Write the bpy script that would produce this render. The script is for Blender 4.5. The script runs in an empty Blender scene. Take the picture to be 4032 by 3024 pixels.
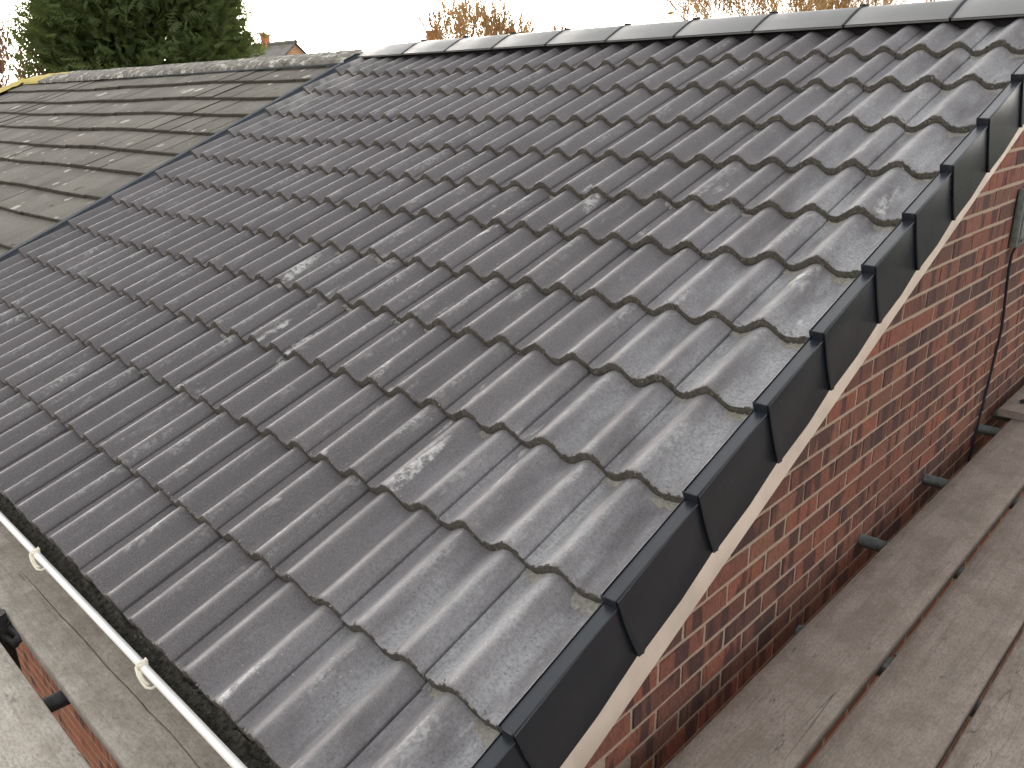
import bpy, bmesh, math, random
from mathutils import Vector, Matrix, noise as mnoise
R_ = math.radians
random.seed(11)
C = bpy.context.scene.collection
scn = bpy.context.scene

# ------------------------------------------------------------------ camera, light, exposure
cam = bpy.data.cameras.new('camera'); camo = bpy.data.objects.new('camera', cam); C.objects.link(camo)
cam.sensor_fit = 'HORIZONTAL'; cam.sensor_width = 36.0; cam.lens = 3228.36/4032*36
cam.clip_start = 0.02; cam.clip_end = 3000
r0 = Vector((0.7203484, 0.6933273, -0.0198874)); r1 = Vector((0.2193279, -0.2548895, -0.9417678)); r2 = Vector((-0.6580224, 0.6740390, -0.3356752))
M = Matrix.Identity(4)
for i in range(3):
    M[i][0] = r0[i]; M[i][1] = -r1[i]; M[i][2] = -r2[i]
CAM = Vector((1.13981, -0.67878, 1.26219))
M.translation = CAM
camo.matrix_world = M
scn.camera = camo

SUN_AZ = R_(-62)      # from +Y towards +X: the low sun stands far left beyond the old roof, behind thin cloud
SUN_EL = R_(5.0)
w = bpy.data.worlds.new('World'); scn.world = w; w.use_nodes = True
nt = w.node_tree
sky = nt.nodes.new('ShaderNodeTexSky'); sky.sky_type = 'NISHITA'; sky.sun_disc = False
sky.sun_elevation = SUN_EL; sky.sun_rotation = SUN_AZ
sky.air_density = 1.0; sky.dust_density = 2.0; sky.ozone_density = 1.0
bg = nt.nodes['Background']; bg.inputs[1].default_value = 0.15
# thin high cloud: most of the sky's colour is washed out to a pale warm white
bw = nt.nodes.new('ShaderNodeRGBToBW'); nt.links.new(sky.outputs[0], bw.inputs[0])
tn = nt.nodes.new('ShaderNodeMix'); tn.data_type = 'RGBA'; tn.blend_type = 'MULTIPLY'; tn.inputs[0].default_value = 1
nt.links.new(bw.outputs[0], tn.inputs[6]); tn.inputs[7].default_value = (1.02, .988, .96, 1)
mxs = nt.nodes.new('ShaderNodeMix'); mxs.data_type = 'RGBA'; mxs.inputs[0].default_value = .88
nt.links.new(sky.outputs[0], mxs.inputs[6]); nt.links.new(tn.outputs[2], mxs.inputs[7])
nt.links.new(mxs.outputs[2], bg.inputs[0])
sl = bpy.data.lights.new('sun', 'SUN'); sl.energy = 0.22; sl.angle = R_(22); sl.color = (1.0, 0.66, 0.36)
so = bpy.data.objects.new('sun', sl); C.objects.link(so)
sd = Vector((math.sin(SUN_AZ)*math.cos(SUN_EL), math.cos(SUN_AZ)*math.cos(SUN_EL), math.sin(SUN_EL)))
so.rotation_euler = sd.to_track_quat('Z', 'Y').to_euler(); so.location = (0, 0, 20)
scn.view_settings.view_transform = 'Standard'; scn.view_settings.look = 'None'
scn.view_settings.exposure = 3.36; scn.view_settings.gamma = 1.0
scn.view_settings.use_curve_mapping = False
scn.render.engine = 'CYCLES'

# ------------------------------------------------------------------ helpers
def mesh(name, verts, faces, mats=(), midx=None, smooth=False):
    me = bpy.data.meshes.new(name); me.from_pydata([tuple(v) for v in verts], [], faces)
    for m in mats: me.materials.append(m)
    if midx: me.polygons.foreach_set('material_index', midx)
    if smooth: me.polygons.foreach_set('use_smooth', [True]*len(me.polygons))
    me.update(); return me
def obj(name, me, parent=None, loc=None, rot=None):
    o = bpy.data.objects.new(name, me); C.objects.link(o)
    if parent: o.parent = parent
    if loc is not None: o.location = loc
    if rot is not None: o.rotation_euler = rot.to_euler() if isinstance(rot, Matrix) else rot
    return o
def tag(o, label=None, cat=None, group=None, kind=None):
    if label: o['label'] = label
    if cat: o['category'] = cat
    if group: o['group'] = group
    if kind: o['kind'] = kind
    return o
def empty(name, loc=(0, 0, 0)):
    o = bpy.data.objects.new(name, None); C.objects.link(o); o.location = loc; o.empty_display_size = .2; return o
class MB:
    def __init__(s): s.v = []; s.f = []; s.m = []
    def add(s, v, f, m=0):
        b = len(s.v); s.v += [tuple(q) for q in v]; s.f += [tuple(i+b for i in q) for q in f]; s.m += [m]*len(f)
    def box(s, x0, x1, y0, y1, z0, z1, m=0, T=None):
        v = [Vector((x, y, z)) for z in (z0, z1) for y in (y0, y1) for x in (x0, x1)]
        if T: v = [T @ q for q in v]
        s.add(v, [(0, 2, 3, 1), (4, 5, 7, 6), (0, 1, 5, 4), (2, 6, 7, 3), (0, 4, 6, 2), (1, 3, 7, 5)], m)
    def tube(s, pts, rad, n=8, m=0, caps=True):
        pts = [Vector(p) for p in pts]
        if not isinstance(rad, (list, tuple)): rad = [rad]*len(pts)
        rings = []
        up = None
        for i, p in enumerate(pts):
            d = (pts[min(i+1, len(pts)-1)]-pts[max(i-1, 0)]).normalized()
            if up is None:
                up = Vector((0, 0, 1)) if abs(d.z) < .9 else Vector((1, 0, 0))
            a = d.cross(up).normalized(); b = a.cross(d).normalized(); up = b
            rings.append([p+rad[i]*(math.cos(2*math.pi*k/n)*a+math.sin(2*math.pi*k/n)*b) for k in range(n)])
        v = [q for r in rings for q in r]; f = []
        for i in range(len(pts)-1):
            for k in range(n):
                f.append((i*n+k, i*n+(k+1) % n, (i+1)*n+(k+1) % n, (i+1)*n+k))
        if caps:
            f.append(tuple(range(n-1, -1, -1))); f.append(tuple((len(pts)-1)*n+k for k in range(n)))
        s.add(v, f, m)
    def extrude(s, prof, ax0, ax1, closed=False, m=0, fn=None):
        """prof: list of (a,b); fn(t,a,b)->Vector for t=ax0, ax1"""
        n = len(prof); v = [fn(t, a, b) for t in (ax0, ax1) for a, b in prof]
        f = [(i, (i+1) % n, n+(i+1) % n, n+i) for i in range(n if closed else n-1)]
        if closed: f += [tuple(range(n-1, -1, -1)), tuple(range(n, 2*n))]
        s.add(v, f, m)
    def me(s, name, mats, smooth=False): return mesh(name, s.v, s.f, mats, s.m, smooth)
def bevel(me, wd, seg=2):
    bm = bmesh.new(); bm.from_mesh(me)
    bmesh.ops.remove_doubles(bm, verts=bm.verts, dist=1e-5)
    bmesh.ops.bevel(bm, geom=[e for e in bm.edges if len(e.link_faces) == 2 and e.calc_face_angle(0) > .5], offset=wd, segments=seg, affect='EDGES', profile=.5)
    bm.to_mesh(me); bm.free(); me.update(); return me
def sharp(me, ang=35):
    me.polygons.foreach_set('use_smooth', [True]*len(me.polygons))
    me.set_sharp_from_angle(angle=R_(ang)); return me

# ------------------------------------------------------------------ materials
class Mat:
    def __init__(s, name):
        s.m = bpy.data.materials.new(name); s.m.use_nodes = True; s.t = s.m.node_tree
        s.b = s.t.nodes['Principled BSDF']
    def n(s, typ, ins=None, **kw):
        nd = s.t.nodes.new('ShaderNode'+typ)
        for k, v in kw.items(): setattr(nd, k, v)
        for k, v in (ins or {}).items(): s.set(nd.inputs[k], v)
        return nd
    def set(s, sock, v):
        if isinstance(v, bpy.types.NodeSocket): s.t.links.new(v, sock)
        elif isinstance(v, (tuple, list)) and len(v) == 3 and sock.type == 'RGBA': sock.default_value = (*v, 1)
        else: sock.default_value = v
    def math(s, op, a, b=0.0, c=0.0):
        nd = s.n('Math', operation=op); s.set(nd.inputs[0], a); s.set(nd.inputs[1], b)
        if op in ('MULTIPLY_ADD', 'SMOOTH_MIN'): s.set(nd.inputs[2], c)
        return nd.outputs[0]
    def ramp(s, f, a, b, v0=0., v1=1., smooth=True):
        nd = s.n('MapRange'); nd.interpolation_type = 'SMOOTHSTEP' if smooth else 'LINEAR'
        for i, v in enumerate((f, a, b, v0, v1)): s.set(nd.inputs[i], v)
        return nd.outputs[0]
    def mix(s, f, a, b, mode='MIX'):
        nd = s.n('Mix', data_type='RGBA', blend_type=mode); s.set(nd.inputs[0], f); s.set(nd.inputs[6], a); s.set(nd.inputs[7], b)
        return nd.outputs[2]
    def noise(s, vec, scale, detail=4., rough=.55, dist=0.):
        nd = s.n('TexNoise', {'Scale': scale, 'Detail': detail, 'Roughness': rough, 'Distortion': dist}); s.set(nd.inputs['Vector'], vec); return nd.outputs[0]
    def map(s, vec, scale=(1, 1, 1), rot=(0, 0, 0), loc=(0, 0, 0)):
        nd = s.n('Mapping'); s.set(nd.inputs[0], vec); nd.inputs[1].default_value = loc; nd.inputs[2].default_value = rot; nd.inputs[3].default_value = scale; return nd.outputs[0]
    def pos(s): return s.n('NewGeometry').outputs['Position']
    def objc(s): return s.n('TexCoord').outputs['Object']
    def rnd(s): return s.n('ObjectInfo').outputs['Random']
    def sep(s, v):
        nd = s.n('SeparateXYZ'); s.set(nd.inputs[0], v); return nd.outputs
    def attr(s, name): return s.n('Attribute', attribute_name=name).outputs['Fac']
    def bump(s, h, strength=.3, dist=.01):
        nd = s.n('Bump', {'Strength': strength, 'Distance': dist, 'Height': h}); s.set(s.b.inputs['Normal'], nd.outputs[0])
    def out(s, col=None, rough=None, spec=None, metal=None):
        if col is not None: s.set(s.b.inputs['Base Color'], col)
        if rough is not None: s.set(s.b.inputs['Roughness'], rough)
        if spec is not None: s.set(s.b.inputs['Specular IOR Level'], spec)
        if metal is not None: s.set(s.b.inputs['Metallic'], metal)
        return s.m
    def rand_vec(s, vec, k=37.):
        r = s.rnd(); cb = s.n('CombineXYZ'); s.set(cb.inputs[0], s.math('MULTIPLY', r, k)); s.set(cb.inputs[1], s.math('MULTIPLY', r, k*1.7)); s.set(cb.inputs[2], s.math('MULTIPLY', r, k*.6))
        a = s.n('VectorMath', operation='ADD'); s.set(a.inputs[0], vec); s.set(a.inputs[1], cb.outputs[0]); return a.outputs[0]

PITCH = R_(23.2283)
def mat_tile():
    m = Mat('tile_concrete'); p = m.map(m.pos(), rot=(-PITCH, 0, 0)); x, y, z = m.sep(p)
    crest = m.attr('crest')
    tone = m.math('ADD', m.math('MULTIPLY', m.rnd(), .20), .90)
    big = m.ramp(m.noise(p, 2.3, 3), .3, .7)
    col = m.mix(big, (.138, .126, .131), (.160, .147, .150))
    col = m.mix(1., col, m.n('CombineColor', {0: tone, 1: tone, 2: tone}).outputs[0], 'MULTIPLY')
    fine = m.noise(p, 260, 3, .7)
    col = m.mix(m.ramp(fine, .35, .7), m.mix(.75, col, (.062, .059, .062)), col)
    col = m.mix(m.math('MULTIPLY', m.ramp(fine, .62, .8), .35), col, (.24, .235, .23))
    # broad pale cement bloom on the rolls, streaked along the slope
    st = m.noise(m.map(p, (20, 3.2, 20)), 1., 6, .62, .3)
    brk = m.noise(p, 55, 4, .7)
    sc = m.math('MULTIPLY', m.ramp(st, .52, .71), m.ramp(brk, .40, .62))
    sc = m.math('MULTIPLY', sc, m.ramp(crest, .35, .9, .06, .62))
    col = m.mix(sc, col, (.40, .40, .385))
    # sparse stronger smears of dried mortar
    sm = m.noise(m.map(p, (10, 2.6, 10), loc=(4, 1, 0)), 1., 3, .5, .5)
    smr = m.math('MULTIPLY', m.ramp(sm, .645, .72), m.ramp(m.noise(p, 40, 5, .75), .38, .6))
    smr = m.math('MULTIPLY', smr, m.math('MULTIPLY', m.ramp(x, -3.4, -1.6, .15, 1.), m.ramp(y, 3.0, 2.2, .3, 1.)))
    col = m.mix(m.math('MULTIPLY', smr, .75), col, (.58, .575, .545))
    # grey cutting dust lying in the pans by the verge
    near = m.math('MULTIPLY', m.ramp(x, -.75, .22), m.ramp(m.noise(m.map(p, (7, 2.2, 7)), 1., 5, .6), .32, .66))
    near = m.math('MULTIPLY', near, m.ramp(m.noise(p, 120, 4, .7), .3, .62, .35, 1.))
    near = m.math('MULTIPLY', near, m.ramp(crest, .1, .8, .85, .5))
    col = m.mix(m.math('MULTIPLY', near, .9), col, (.43, .435, .445))
    lf = m.math('MULTIPLY', m.ramp(x, -3.8, -4.4), m.ramp(y, 1.8, 3.6))
    col = m.mix(m.math('MULTIPLY', lf, m.ramp(m.noise(p, 9, 4), .35, .65, 0., .55)), col, (.38, .37, .35))
    # crumbs and spots
    vo = m.n('TexVoronoi', {'Scale': 42., 'Randomness': 1.}); m.set(vo.inputs['Vector'], p)
    spot = m.math('MULTIPLY', m.ramp(vo.outputs['Distance'], .10, .05), m.ramp(m.noise(p, 6, 2), .55, .62))
    col = m.mix(m.math('MULTIPLY', spot, .7), col, (.48, .46, .43))
    vo2 = m.n('TexVoronoi', {'Scale': 60., 'Randomness': 1.}); m.set(vo2.inputs['Vector'], m.map(p, loc=(3, 5, 1)))
    spd = m.math('MULTIPLY', m.ramp(vo2.outputs['Distance'], .16, .08), m.ramp(m.noise(p, 7, 2), .52, .6))
    col = m.mix(m.math('MULTIPLY', spd, .6), col, (.04, .04, .045))
    m.bump(m.math('ADD', m.math('MULTIPLY', fine, .6), m.noise(p, 70, 4)), .22, .003)
    ro = m.math('ADD', m.math('MULTIPLY', m.math('MAXIMUM', sc, near), .25), m.ramp(m.noise(p, 18, 3), .3, .7, .54, .66))
    return m.out(col, ro, .45)
def mat_edge(name, c0, c1, white, amt):
    m = Mat(name); p = m.pos()
    n1 = m.noise(p, 90, 5, .7)
    col = m.mix(m.ramp(n1, .3, .7), c0, c1)
    pt = m.math('MULTIPLY', m.ramp(m.noise(p, 130, 3, .6), .60, .70), m.ramp(m.noise(p, 14, 3), .45, .62))
    col = m.mix(m.math('MULTIPLY', pt, amt), col, white)
    m.bump(n1, .9, .006); return m.out(col, .9, .2)
def mat_brick(name='brick_multi', cols=None):
    m = Mat(name); o = m.rand_vec(m.objc()); r = m.rnd()
    base = m.n('ValToRGB'); cr = base.color_ramp; cr.interpolation = 'LINEAR'
    for i, (ps, c) in enumerate(cols or [(0., (.33, .122, .078)), (.28, (.26, .106, .073)), (.5, (.175, .078, .06)), (.75, (.29, .13, .088)), (1., (.115, .064, .056))]):
        e = cr.elements[i] if i < 2 else cr.elements.new(ps)
        e.position = ps; e.color = (*c, 1)
    m.set(base.inputs[0], r); col = base.outputs[0]
    band = m.noise(m.map(o, (1, 14, 2)), 1., 3, .5, .6)           # burnt bands across the face
    col = m.mix(m.math('MULTIPLY', m.ramp(band, .50, .60), .8), col, (.062, .04, .042))
    drag = m.noise(m.map(o, (60, 150, 38), rot=(R_(12), 0, 0)), 1., 4, .65)
    col = m.mix(m.ramp(drag, .42, .62, .35, 0.), col, (.03, .02, .018))
    col = m.mix(m.math('MULTIPLY', m.ramp(m.noise(o, 220, 3, .7), .64, .76), .55), col, (.42, .33, .27))
    m.bump(m.math('ADD', drag, m.noise(o, 120, 3)), .7, .004); return m.out(col, .85, .3)
def mat_mortar():
    m = Mat('mortar'); p = m.pos(); n1 = m.noise(p, 120, 4, .7)
    col = m.mix(m.ramp(n1, .3, .7), (.33, .26, .195), (.48, .39, .305)); m.bump(n1, .6, .004); return m.out(col, .95, .1)
def mat_brickwall(name, tint=(1, 1, 1)):
    m = Mat(name); p = m.pos(); x, y, z = m.sep(p); cb = m.n('CombineXYZ'); m.set(cb.inputs[0], m.math('ADD', x, y)); m.set(cb.inputs[1], z)
    b = m.n('TexBrick', {'Scale': 1., 'Mortar Size': .012, 'Brick Width': .225, 'Row Height': .075, 'Color1': (.22*tint[0], .08*tint[1], .05*tint[2], 1), 'Color2': (.12*tint[0], .055*tint[1], .042*tint[2], 1), 'Mortar': (.3, .23, .17, 1)})
    m.set(b.inputs['Vector'], cb.outputs[0]); return m.out(b.outputs[0], .9, .2)
def mat_plastic(name, col, rough, scuff=.25, sc=(.3, .3, .3)):
    m = Mat(name); p = m.pos(); n1 = m.noise(p, 7, 3)
    c = m.mix(m.ramp(n1, .3, .7), col, tuple(q*1.18 for q in col))
    s1 = m.math('MULTIPLY', m.ramp(m.noise(p, 26, 5, .75, .8), .62, .72), m.ramp(m.noise(p, 5, 2), .5, .65))
    c = m.mix(m.math('MULTIPLY', s1, scuff), c, sc)
    m.bump(m.noise(p, 300, 2), .06, .002); return m.out(c, m.ramp(n1, .3, .7, rough*.9, rough*1.15), .5)
def mat_board(name, c0, c1, seedloc):
    m = Mat(name); o = m.rand_vec(m.objc())
    # board's own length runs along local y
    gr = m.noise(m.map(o, (60, 2.2, 60)), 1., 6, .65, .7)
    blot = m.noise(m.map(o, (11, 7, 11), loc=seedloc), 1., 8, .75)
    tone = m.ramp(m.rnd(), 0, 1, .88, 1.1)
    col = m.mix(m.ramp(blot, .34, .66), c0, c1)
    col = m.mix(1., col, m.n('CombineColor', {0: tone, 1: tone, 2: tone}).outputs[0], 'MULTIPLY')
    col = m.mix(m.ramp(gr, .36, .5, .25, 0.), col, tuple(q*.45 for q in c0))
    # fine long cracks
    ck = m.math('ABSOLUTE', m.math('SUBTRACT', m.noise(m.map(o, (15, .7, 15)), 1., 3, .6, .3), .5))
    col = m.mix(m.math('MULTIPLY', m.ramp(ck, .006, .0), m.ramp(m.noise(m.map(o, (4, 1.5, 4)), 1., 2), .5, .6, 0, .75)), col, (.04, .035, .03))
    dk = m.math('MULTIPLY', m.ramp(m.noise(m.map(o, (34, 15, 34)), 1., 5, .7), .60, .70), m.ramp(m.noise(o, 5, 2), .42, .58))
    col = m.mix(m.math('MULTIPLY', dk, .6), col, (.07, .06, .052))
    pl = m.math('MULTIPLY', m.ramp(m.noise(m.map(o, (22, 11, 22), loc=(3, 3, 3)), 1., 5, .72), .64, .72), m.ramp(m.noise(o, 6, 2), .45, .6))
    col = m.mix(m.math('MULTIPLY', pl, .55), col, (.46, .42, .37))
    fi = m.noise(m.map(o, (190, 60, 190)), 1., 4, .8)
    col = m.mix(m.ramp(fi, .33, .58, .55, 0.), col, tuple(q*.5 for q in c0))
    m.bump(m.math('ADD', m.math('MULTIPLY', gr, 1.), m.math('MULTIPLY', fi, .6)), .4, .003); return m.out(col, .82, .25)
def mat_metal(name, col, rough=.5, metal=.6):
    m = Mat(name); p = m.pos(); n1 = m.noise(p, 40, 5, .7)
    c = m.mix(m.ramp(n1, .35, .65), col, tuple(q*.6 for q in col)); m.bump(n1, .2, .002); return m.out(c, rough, .5, metal)
def mat_oldridge():
    m = Mat('old_ridge'); p = m.pos(); n1 = m.noise(p, 22, 5, .7)
    col = m.mix(m.ramp(n1, .3, .7), (.11, .10, .088), (.21, .195, .17))
    wv = m.math('MULTIPLY', m.ramp(m.noise(p, 7.5, 4, .7, .8), .53, .60), m.ramp(n1, .36, .52))
    col = m.mix(m.math('MULTIPLY', wv, .8), col, (.50, .49, .43))
    dk = m.ramp(m.noise(m.map(p, loc=(3, 9, 1)), 9, 4, .7), .56, .63)
    col = m.mix(m.math('MULTIPLY', dk, .75), col, (.05, .05, .035))
    m.bump(n1, .8, .012); return m.out(col, .95, .2)
def mat_old():
    m = Mat('old_tile'); p = m.map(m.pos(), rot=(-PITCH, 0, 0)); x, y, z = m.sep(p)
    tone = m.ramp(m.rnd(), 0, 1, .86, 1.12)
    col = m.mix(m.ramp(m.noise(p, 3, 5, .65), .3, .7), (.122, .113, .096), (.160, .149, .129))
    col = m.mix(1., col, m.n('CombineColor', {0: tone, 1: tone, 2: tone}).outputs[0], 'MULTIPLY')
    col = m.mix(m.ramp(m.noise(p, 60, 4, .7), .3, .55, .45, 0.), col, (.075, .068, .055))
    # lichen discs of several sizes
    def disc(sc, r, thr, seed, ring):
        vo = m.n('TexVoronoi', {'Scale': sc, 'Randomness': 1.})
        wob = m.n('VectorMath', operation='ADD'); nn = m.n('TexNoise', {'Scale': 26., 'Detail': 3.}); m.set(nn.inputs['Vector'], p)
        sc2 = m.n('VectorMath', operation='SCALE'); m.set(sc2.inputs[0], nn.outputs['Color']); sc2.inputs['Scale'].default_value = .035
        m.set(wob.inputs[0], m.map(p, (1, 1, 0), loc=(seed, seed*.7, 0))); m.set(wob.inputs[1], sc2.outputs[0]); m.set(vo.inputs['Vector'], wob.outputs[0])
        rr, gg, bb = m.n('SeparateColor', {0: vo.outputs['Color']}).outputs[:3]
        rad = m.math('MULTIPLY', m.math('POWER', gg, 1.5), r)
        d = m.math('SUBTRACT', vo.outputs['Distance'], rad)
        f = m.math('MULTIPLY', m.ramp(d, .03, -.02), m.ramp(rr, thr, thr+.01))
        if ring: f = m.math('MULTIPLY', f, m.ramp(d, -.16, -.06, .25, 1.))
        return f
    clus = m.ramp(m.noise(p, .9, 2), .42, .60, .25, 1.)
    col = m.mix(m.math('MULTIPLY', disc(3.6, .26, .52, 1.3, True), .75), col, (.46, .45, .40))
    col = m.mix(m.math('MULTIPLY', m.math('MULTIPLY', disc(8., .28, .35, 4.1, False), clus), .75), col, (.50, .46, .39))
    col = m.mix(m.math('MULTIPLY', m.math('MULTIPLY', disc(6., .26, .6, 7.7, False), clus), .8), col, (.045, .048, .025))
    m.bump(m.noise(p, 60, 5, .75), .6, .006); return m.out(col, .95, .2)
def mat_simple(name, col, rough=.8, var=.25, scale=20., spec=.3, bump=0.):
    m = Mat(name); p = m.pos(); n1 = m.noise(p, scale, 4, .6)
    c = m.mix(m.ramp(n1, .3, .7), tuple(q*(1-var) for q in col), tuple(q*(1+var) for q in col))
    if bump: m.bump(n1, bump, .01)
    return m.out(c, rough, spec)
def mat_foliage(name, c0, c1):
    m = Mat(name); t = m.attr('tint'); c = m.mix(t, c0, c1); m.out(c, .6, .25)
    m.b.inputs['Subsurface Weight'].default_value = 0.0
    tr = m.n('BsdfTranslucent'); m.set(tr.inputs[0], m.mix(.5, c, (.12, .16, .02)))
    mx = m.n('MixShader'); mx.inputs[0].default_value = .38
    m.t.links.new(m.b.outputs[0], mx.inputs[1]); m.t.links.new(tr.outputs[0], mx.inputs[2])
    m.t.links.new(mx.outputs[0], m.t.nodes['Material Output'].inputs[0]); return m.m

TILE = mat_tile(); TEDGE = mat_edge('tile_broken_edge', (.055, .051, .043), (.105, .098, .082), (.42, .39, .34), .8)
BRICK = mat_brick(); BRICKO = mat_brick('brick_orange', [(0., (.46, .17, .09)), (.5, (.40, .15, .08)), (1., (.34, .13, .075))]); MORT = mat_mortar(); CEMENT = mat_edge('pale_mortar_dab', (.20, .19, .165), (.34, .325, .28), (.50, .48, .43), .6)
CAPM = mat_plastic('slate_grey_plastic', (.011, .015, .021), .30, .3, (.2, .2, .2))
RIDGEM = mat_plastic('ridge_concrete', (.135, .136, .132), .5, .35, (.35, .35, .34))
CREAM = mat_plastic('cream_upvc', (.72, .64, .54), .45, .35, (.35, .3, .25))
WHITE = mat_plastic('white_upvc', (.86, .86, .83), .35, .08)
CLIPM = mat_plastic('aged_upvc', (.76, .72, .60), .4, .1)
BLACK = mat_simple('black_membrane', (.018, .02, .024), .7)
SLUDGE = mat_edge('gutter_sludge', (.024, .023, .018), (.12, .112, .09), (.32, .31, .28), .9)
FLASH = mat_metal('lead_flashing', (.03, .04, .05), .85, .0)
BRDR = mat_board('scaffold_board_wood', (.25, .208, .174), (.345, .296, .254), (0, 0, 0))
BRDL = mat_board('eaves_board_wood_lit', (.31, .275, .23), (.45, .415, .365), (5, 2, 1))  # paler copy of the board wood: brighter skylight at the eaves put into colour
GALV = mat_metal('galvanised_tube', (.17, .20, .195), .55, .5)
RUST = mat_metal('dark_steel', (.05, .05, .05), .6, .5)
OLD = mat_old(); OLDEDGE = mat_edge('old_tile_edge', (.03, .028, .018), (.085, .076, .056), (.25, .23, .18), .5)
OLDRIDGE = mat_oldridge()
YEL = mat_edge('yellow_lichen', (.34, .27, .07), (.52, .42, .13), (.5, .45, .25), .5)
WALLLOW = mat_brickwall('brickwork_far'); ORANGEW = mat_brickwall('orange_brickwork', (3.3, 4.6, 3.6))
SLATE = mat_simple('slate_roof', (.14, .125, .115), .7, .2, 6)
CLAY = mat_simple('clay_pot', (.52, .17, .09), .8, .25, 8)
GROUND = mat_simple('ground_grass', (.035, .036, .022), .95, .4, 3)
BARK = mat_simple('bark', (.10, .075, .055), .9, .3, 12)
TWIG = mat_simple('twig_bark', (.44, .28, .13), .85, .25, 2)
TWIGR = mat_simple('red_twig_bark', (.30, .17, .11), .85, .3, 2)
LEAF = mat_foliage('conifer_foliage', (.055, .078, .028), (.15, .18, .062))

# ------------------------------------------------------------------ frame of the roof
CP, SP = math.cos(PITCH), math.sin(PITCH)
def rp(X, V, h=0.): return Vector((X, V*CP-h*SP, V*SP+h*CP))
VK = [-0.086, .2243, .5634, .8875, 1.2176, 1.5267, 1.8552, 2.1491, 2.4567, 2.7898, 3.1440, 3.4637, 3.80]
TW = .30; TH = .028; AMP = .040
KEY = [(-.042, 1.), (.024, 0.), (.108, 1.), (.174, 0.), (.258, 1.), (.324, 0.)]
def prof01(u):
    for (a, ha), (b, hb) in zip(KEY, KEY[1:]):
        if a <= u <= b:
            t = (u-a)/(b-a); e = (1-math.cos(math.pi*t))/2; e = e**.96
            return ha+(hb-ha)*e
    return 0.
H0 = prof01(.300)*AMP
def prof(u): return prof01(u)*AMP-H0

house = tag(empty('brick_house', (0, 0, 0)), 'brick house with new dark grey pantiled roof, black stepped verge and white gutter', 'house')
# roof deck: a thin felted slab below the tiles
d = MB(); d.extrude([(-.05, -.09), (3.72, -.09), (3.72, -.035), (-.05, -.035)], -4.40, .10, True, 0, lambda t, a, b: rp(t, a, b))
roof = obj('roof', d.me('roof_deck', [BLACK]), house)

def tile_mesh(seed, u0=0., u1=.3015, joint_left=True):
    rn = random.Random(seed)
    us = []
    if joint_left: us += [(u0-.004, -.018), (u0+.0050, -.018), (u0+.0058, -.004)]
    N = 26; a = u0+(.0072 if joint_left else 0)
    for i in range(N+1):
        uu = a+(u1-a)*i/N; us.append((uu, .0022*max(0., 1-(u1-uu)/.012) if u1 > .29 else 0.))
    us += [(u1+.0006, -.002), (u1+.0004, -.022)]
    off = Vector((rn.random()*50, rn.random()*50, 0))
    L = .43
    rows = [(0., 'b'), (-.0005, 't'), (.0025, 'l'), (.012, 's'), (.10, 's'), (.22, 's'), (L, 's')]
    V = []; crest = []
    for (y, kd) in rows:
        for (u, dz) in us:
            pu = min(max(u, -.03), .319)
            if u1 < .25 and pu > .172: pu = .172+(pu-.172)*.45      # tile flattened where it runs under the verge cap
            z = prof(pu)+dz
            nz = mnoise.noise(Vector((u*70, 0, 0))+off); n2 = mnoise.noise(Vector((u*220, 3, 0))+off)
            yy = y
            chip = max(0., mnoise.noise(Vector((u*28, 7, 0))+off)-.42)*.018
            if kd == 'b': z += .0012; yy += nz*.0022+n2*.0012
            elif kd == 't': z += TH-.0035-chip*.5; yy += nz*.0020+n2*.0018+chip
            elif kd == 'l': z += TH-.0004-chip*.4; yy += n2*.0014+chip*1.2
            else: z += TH
            if joint_left and dz < 0 and u < .003 and kd in 'tl': yy += .002
            V.append((u, yy, z)); crest.append(prof01(min(max(u, -.03), .319)))
    n = len(us); F = []; mi = []
    for r in range(len(rows)-1):
        for i in range(n-1):
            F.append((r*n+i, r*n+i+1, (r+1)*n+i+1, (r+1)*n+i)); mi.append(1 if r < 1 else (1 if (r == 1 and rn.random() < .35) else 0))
    # underside return behind the nose
    b = len(V)
    for i in range(n): V.append((V[i][0], .018, V[i][2]+.013)); crest.append(0)
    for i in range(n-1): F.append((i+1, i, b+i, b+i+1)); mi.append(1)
    me = mesh('tile', V, F, [TILE, TEDGE], mi)
    at = me.attributes.new('crest', 'FLOAT', 'POINT'); at.data.foreach_set('value', crest)
    return sharp(me, 50)
variants = [tile_mesh(s) for s in range(9)]
vright = [tile_mesh(40+s, 0., .246) for s in range(4)]
vleft = [tile_mesh(60+s, .108, .3015, False) for s in range(4)]
rn = random.Random(5)
for k in range(12):
    g = VK[k+1]-VK[k]
    tilt = math.atan2(TH, g if k < 11 else .335)
    for i in range(-1, 15):
        me = rn.choice(vright) if i == -1 else rn.choice(vleft) if i == 14 else rn.choice(variants)
        X = -(i+1)*TW
        V0 = VK[k]+rn.uniform(-.0018, .0018)
        kick = lambda x: .042*(max(0., min(1., (-3.7-x)/.75)))**1.5     # the last columns ride up onto the abutment
        ry = math.atan2(kick(X)-kick(X+TW), TW)
        obj('roof_tile', me, roof, rp(X+rn.uniform(-.0008, .0008), V0, kick(X)+rn.uniform(-.0006, .0012)), Matrix.Rotation(PITCH-tilt+rn.uniform(-.003, .003), 3, 'X') @ Matrix.Rotation(ry+rn.uniform(-.004, .004), 3, 'Y') @ Matrix.Rotation(rn.uniform(-.003, .003), 3, 'Z'))

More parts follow.
